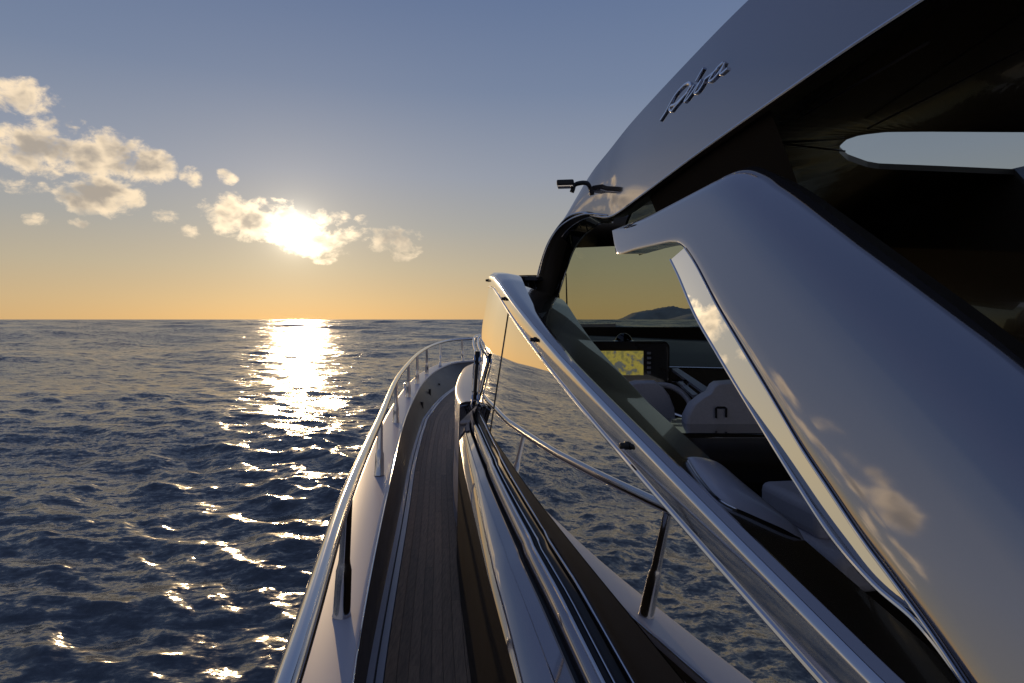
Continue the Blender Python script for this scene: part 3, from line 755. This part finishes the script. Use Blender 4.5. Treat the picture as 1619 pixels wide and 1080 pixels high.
# underside of the tip and the dark inner side
tip_l = [wing(*q) for q in lead[1:7]]
tip_c = by_ctrl(tip_l, 6)
tip_in = [p + Vector((.16, .14, .015)) for p in tip_c]
solid('tip_underside', *loft([tip_c, lerp(tip_c, tip_in, .5), tip_in]), M['lacquer'], wg)
inA = [p + Vector((.10, .22, .0)) for p in Ac]; inB = [p + Vector((.35, .25, .1)) for p in Ac]
solid('inner_face', *loft([Ac, lerp(Ac, inA, .5), inA, inB]), M['lacquer'], wg)
tin = [p + Vector((.10, .03, -.03)) for p in edge_b]; tin2 = [p + Vector((.22, .30, -.12)) for p in edge_b]
solid('trailing_face', *loft([edge_b, tin, tin2]), M['dark'], wg)
# gap between wing and hardtop: dark web
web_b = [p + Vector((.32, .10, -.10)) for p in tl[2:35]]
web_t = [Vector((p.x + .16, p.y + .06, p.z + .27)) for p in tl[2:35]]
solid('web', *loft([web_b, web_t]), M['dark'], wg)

# ---- dark starboard side and cockpit sole, mostly in shade
inter = sub('cockpit')
sb = [Vector((x, y, 0)) for x, y in ((2.55, 6.7), (2.85, 5.6), (3.05, 4.3), (3.3, 3.2), (3.7, 1.5), (4.2, -2))]
sbc = catmull(sb, 40)
solid('starboard_side', *loft([shift(sbc, EYE - 1.35), shift(sbc, EYE - .1), shift(sbc, EYE + .94)]), M['lacquer'], inter, thick=.1)
solid('sole', *loft([[Vector((p.x - 0.02, p.y, EYE - 1.34)) for p in sbc], [Vector((float(np.interp(p.y, [-2, 1.5, 4.5, 7], [1.5, .75, .3, 1.4])), p.y, EYE - 1.34)) for p in sbc]]), M['dark'], inter)
# dashboard
dash = sub('dashboard')
da = catmull([P(900, 532, 5.3), P(960, 535, 5.5), P(1050, 540, 5.7), P(1150, 545, 5.7), P(1300, 550, 5.5)], 30)
db = catmull([P(900, 575, 4.7), P(960, 578, 4.8), P(1050, 580, 4.9), P(1150, 582, 4.9), P(1300, 585, 4.8)], 30)
solid('dash_top', *loft([[p + Vector((0, .8, .02)) for p in da], da, lerp(da, db, .5) + [] , db, shift(db, -.02), shift(db, -.7)]), M['satin'], dash)
solid('dash_trim', *tube([p + Vector((0, -.012, 0)) for p in db], .008, 8), M['steel'], dash)
# helm pod with chart display
def rrect(cx, cz, w, h, r, n=6):
    pts = []
    for (sx, sz, a0) in ((1, 1, 0), (-1, 1, 90), (-1, -1, 180), (1, -1, 270)):
        for k in range(n + 1):
            th = math.radians(a0 + 90 * k / n); pts.append((cx + sx * (w / 2 - r) + r * math.cos(th), cz + sz * (h / 2 - r) + r * math.sin(th)))
    return pts
pod = sub('helm_pod')
Yp = 4.45; pc = P(985, 574, Yp); pw, ph = .66, .31
def ringat(y, s, w=pw, h=ph, r=.05, c=pc): return [Vector((x, y, z)) for x, z in rrect(c.x, c.z, w * s, h * s, r)]
rg = [ringat(Yp + .22, .85), ringat(Yp + .05, 1.0), ringat(Yp + .01, 1.0), ringat(Yp, .975), ringat(Yp + .004, .93)]
vs, fs = loft(rg, close_v=True); n_ = len(rg[0]); fs += [tuple(4 * n_ + k for k in range(n_)), tuple(range(n_))[::-1]]
solid('housing', vs, fs, M['lacquer'], pod, angle=30)
sc_c = P(988, 574, Yp - .004)
vs = [sc_c + Vector((x, 0, z)) for x, z in ((-.17, -.085), (.13, -.085), (.13, .085), (-.17, .085))]
solid('display', vs, [(0, 1, 2, 3)], M['chart'], pod, smooth=False)
for k in range(5):
    c = sc_c + Vector((.168, -.006, .07 - k * .034))
    solid('key', *box(c.x, c.y, c.z, .026, .012, .016), M['glow'], pod, smooth=False)
dome_c = P(986, 541, Yp + .08)
dr_ = []
for k in range(7):
    th = math.pi / 2 * k / 6; dr_.append([dome_c + Vector((math.cos(a) * .062 * math.cos(th), math.sin(a) * .062 * math.cos(th), .066 * math.sin(th))) for a in np.linspace(0, 2 * math.pi, 20, endpoint=False)])
solid('compass_dome', *loft(dr_, close_v=True), M['tint_dark'], pod)
solid('compass_ring', *tube([dome_c + Vector((math.cos(a) * .066, math.sin(a) * .066, .004)) for a in np.linspace(0, 2 * math.pi, 25)], .009, 8), M['steel'], pod)
# steering wheel
sw = sub('steering_wheel')
wc = P(1052, 645, 4.05); ax = Vector((.05, -.8, .6)).normalized(); e1 = Vector((1, .06, 0)).normalized(); e2 = ax.cross(e1).normalized()
solid('rim', *tube([wc + e1 * math.cos(a) * .17 + e2 * math.sin(a) * .17 for a in np.linspace(0, 2 * math.pi, 49)], .019, 12, caps=False), M['leather'], sw)
for a in (math.radians(90), math.radians(210), math.radians(330)):
    v = e1 * math.cos(a) + e2 * math.sin(a)
    solid('spoke', *tube([wc + v * .03 - ax * .03, wc + v * .165], [.014, .01], 8), M['steel'], sw)
solid('hub', *tube([wc - ax * .10, wc - ax * .02, wc + ax * .01], [.04, .045, .03], 16), M['black'], sw)
# bright engine-control rail beside the wheel
solid('console_rail', *loft([[P(1062, 587, 4.5), P(1072, 586, 4.5)], [P(1112, 624, 3.9), P(1126, 622, 3.9)]]), M['white'], inter, thick=.02, smooth=False)
solid('console_rail', *loft([[P(1070, 606, 4.2), P(1076, 605, 4.2)], [P(1096, 630, 3.8), P(1104, 628, 3.8)]]), M['white'], inter, thick=.02, smooth=False)
solid('throttle_lever', *tube([P(1062, 602, 4.1), P(1085, 602, 4.1), P(1088, 604, 4.1), P(1087, 620, 4.1)], .007, 8), M['steel'], inter)
# helm seats seen from behind
def seat(name, outline, Y, label):
    s = sub(name); s['label'] = label
    pts = [P(px, py, Y) for px, py in outline]
    back = [p + Vector((.02, .13, 0)) for p in pts]
    c = sum(pts, Vector()) / len(pts)
    rings = [[q.lerp(c, .06) for q in back], back, pts, [q.lerp(c, .03) + Vector((0, -.016, 0)) for q in pts], [q.lerp(c, .12) + Vector((0, -.022, 0)) for q in pts]]
    vs, fs = loft(rings, close_v=True); n = len(pts)
    fs += [tuple(range(n)), tuple(4 * n + k for k in range(n))[::-1]]
    solid('backrest', vs, fs, M['leather'], s, bevel=.006, angle=40)
    return s, c
s1, c1 = seat('helm_seat', [(1080, 690), (1083, 660), (1092, 642), (1108, 629), (1121, 622), (1127, 611), (1134, 606), (1160, 604), (1200, 604), (1225, 606), (1240, 640), (1240, 690)], 3.3, 'pale leather helm seat with a small black handle on its back')
hp = [P(1132, 661, 3.26), P(1132, 646, 3.26), P(1134, 644.5, 3.24), P(1146, 644.5, 3.24), P(1148, 646, 3.26), P(1148, 660, 3.26)]
solid('handle', *tube(hp, .006, 8), M['black'], s1)
s2, c2 = seat('companion_seat', [(985, 690), (985, 625), (992, 608), (1005, 604), (1036, 604), (1048, 612), (1058, 625), (1066, 645), (1070, 690)], 3.75, 'pale leather seat half hidden by the sloping ledge')
solid('seat_base', *box(*(P(1165, 752, 3.25)), .95, .5, .52), M['lacquer'], inter, bevel=.02)
# lounge cushions low inside
lo = sub('lounge')
solid('cushion', *box(*(P(1330, 800, 2.45)), .46, .4, .12, math.radians(8)), M['leather'], lo, bevel=.035)
solid('cushion', *box(*(P(1345, 865, 2.35)), .46, .5, .13, math.radians(8)), M['leather'], lo, bevel=.035)
solid('base', *box(*(P(1330, 945, 2.5)), .6, .7, .45, math.radians(8)), M['dark'], lo)

# ---- name badge in chrome script on the hardtop panel
dg = bpy.context.evaluated_depsgraph_get()
bv = BVHTree.FromPolygons([v.co[:] for v in panel.data.vertices], [p.vertices[:] for p in panel.data.polygons])
eye = Vector((0, 0, EYE))
def on_panel(px, py):
    dvec = Vector(((px - 809.5) / F, 1, (505 - py) / F)).normalized()
    h = bv.ray_cast(eye, dvec)
    n = h[1]
    if n.dot(dvec) > 0: n = -n
    return h[0], n
STROKES = [
    ([(445, 882), (500, 800), (545, 715), (600, 620), (660, 545), (720, 492), (757, 485), (765, 520), (725, 590), (660, 670), (600, 740), (565, 782), (541, 770), (556, 728), (610, 705), (680, 640), (735, 585)], 1.0),
    ([(808, 505), (750, 600), (702, 682), (735, 655), (800, 570), (850, 500), (885, 450)], .9),
    ([(826, 465), (868, 392), (908, 325)], 1.0),
    ([(885, 450), (845, 525), (810, 592), (850, 572), (900, 500), (930, 440), (985, 398), (1060, 330)], .9),
    ([(1120, 264), (1060, 320), (1000, 400), (966, 466), (1005, 448), (1060, 390), (1110, 320), (1138, 262), (1108, 335), (1084, 388), (1115, 372), (1165, 328)], .95)]
badge = sub('name_badge')
for pts, w in STROKES:
    cc = catmull([Vector((980 + x / 6.746, 60 + y / 6.746, 0)) for x, y in pts], 8 * len(pts))
    hits = [on_panel(p.x, p.y) for p in cc]
    pos = [h[0] for h in hits]; nm = [h[1] for h in hits]
    rings = []
    for i, p in enumerate(pos):
        t = (pos[min(i + 1, len(pos) - 1)] - pos[max(i - 1, 0)]).normalized(); s = t.cross(nm[i]).normalized()
        wv = .0075 * w; th = .011
        rings.append([p - s * wv, p - s * wv + nm[i] * th * .75, p - s * wv * .6 + nm[i] * th, p + s * wv * .6 + nm[i] * th, p + s * wv + nm[i] * th * .75, p + s * wv])
    vs, fs = loft(rings, close_v=True); fs += [tuple(range(6))[::-1], tuple((len(pos) - 1) * 6 + k for k in range(6))]
    solid('letter_stroke', vs, fs, M['badge'], badge, angle=40)
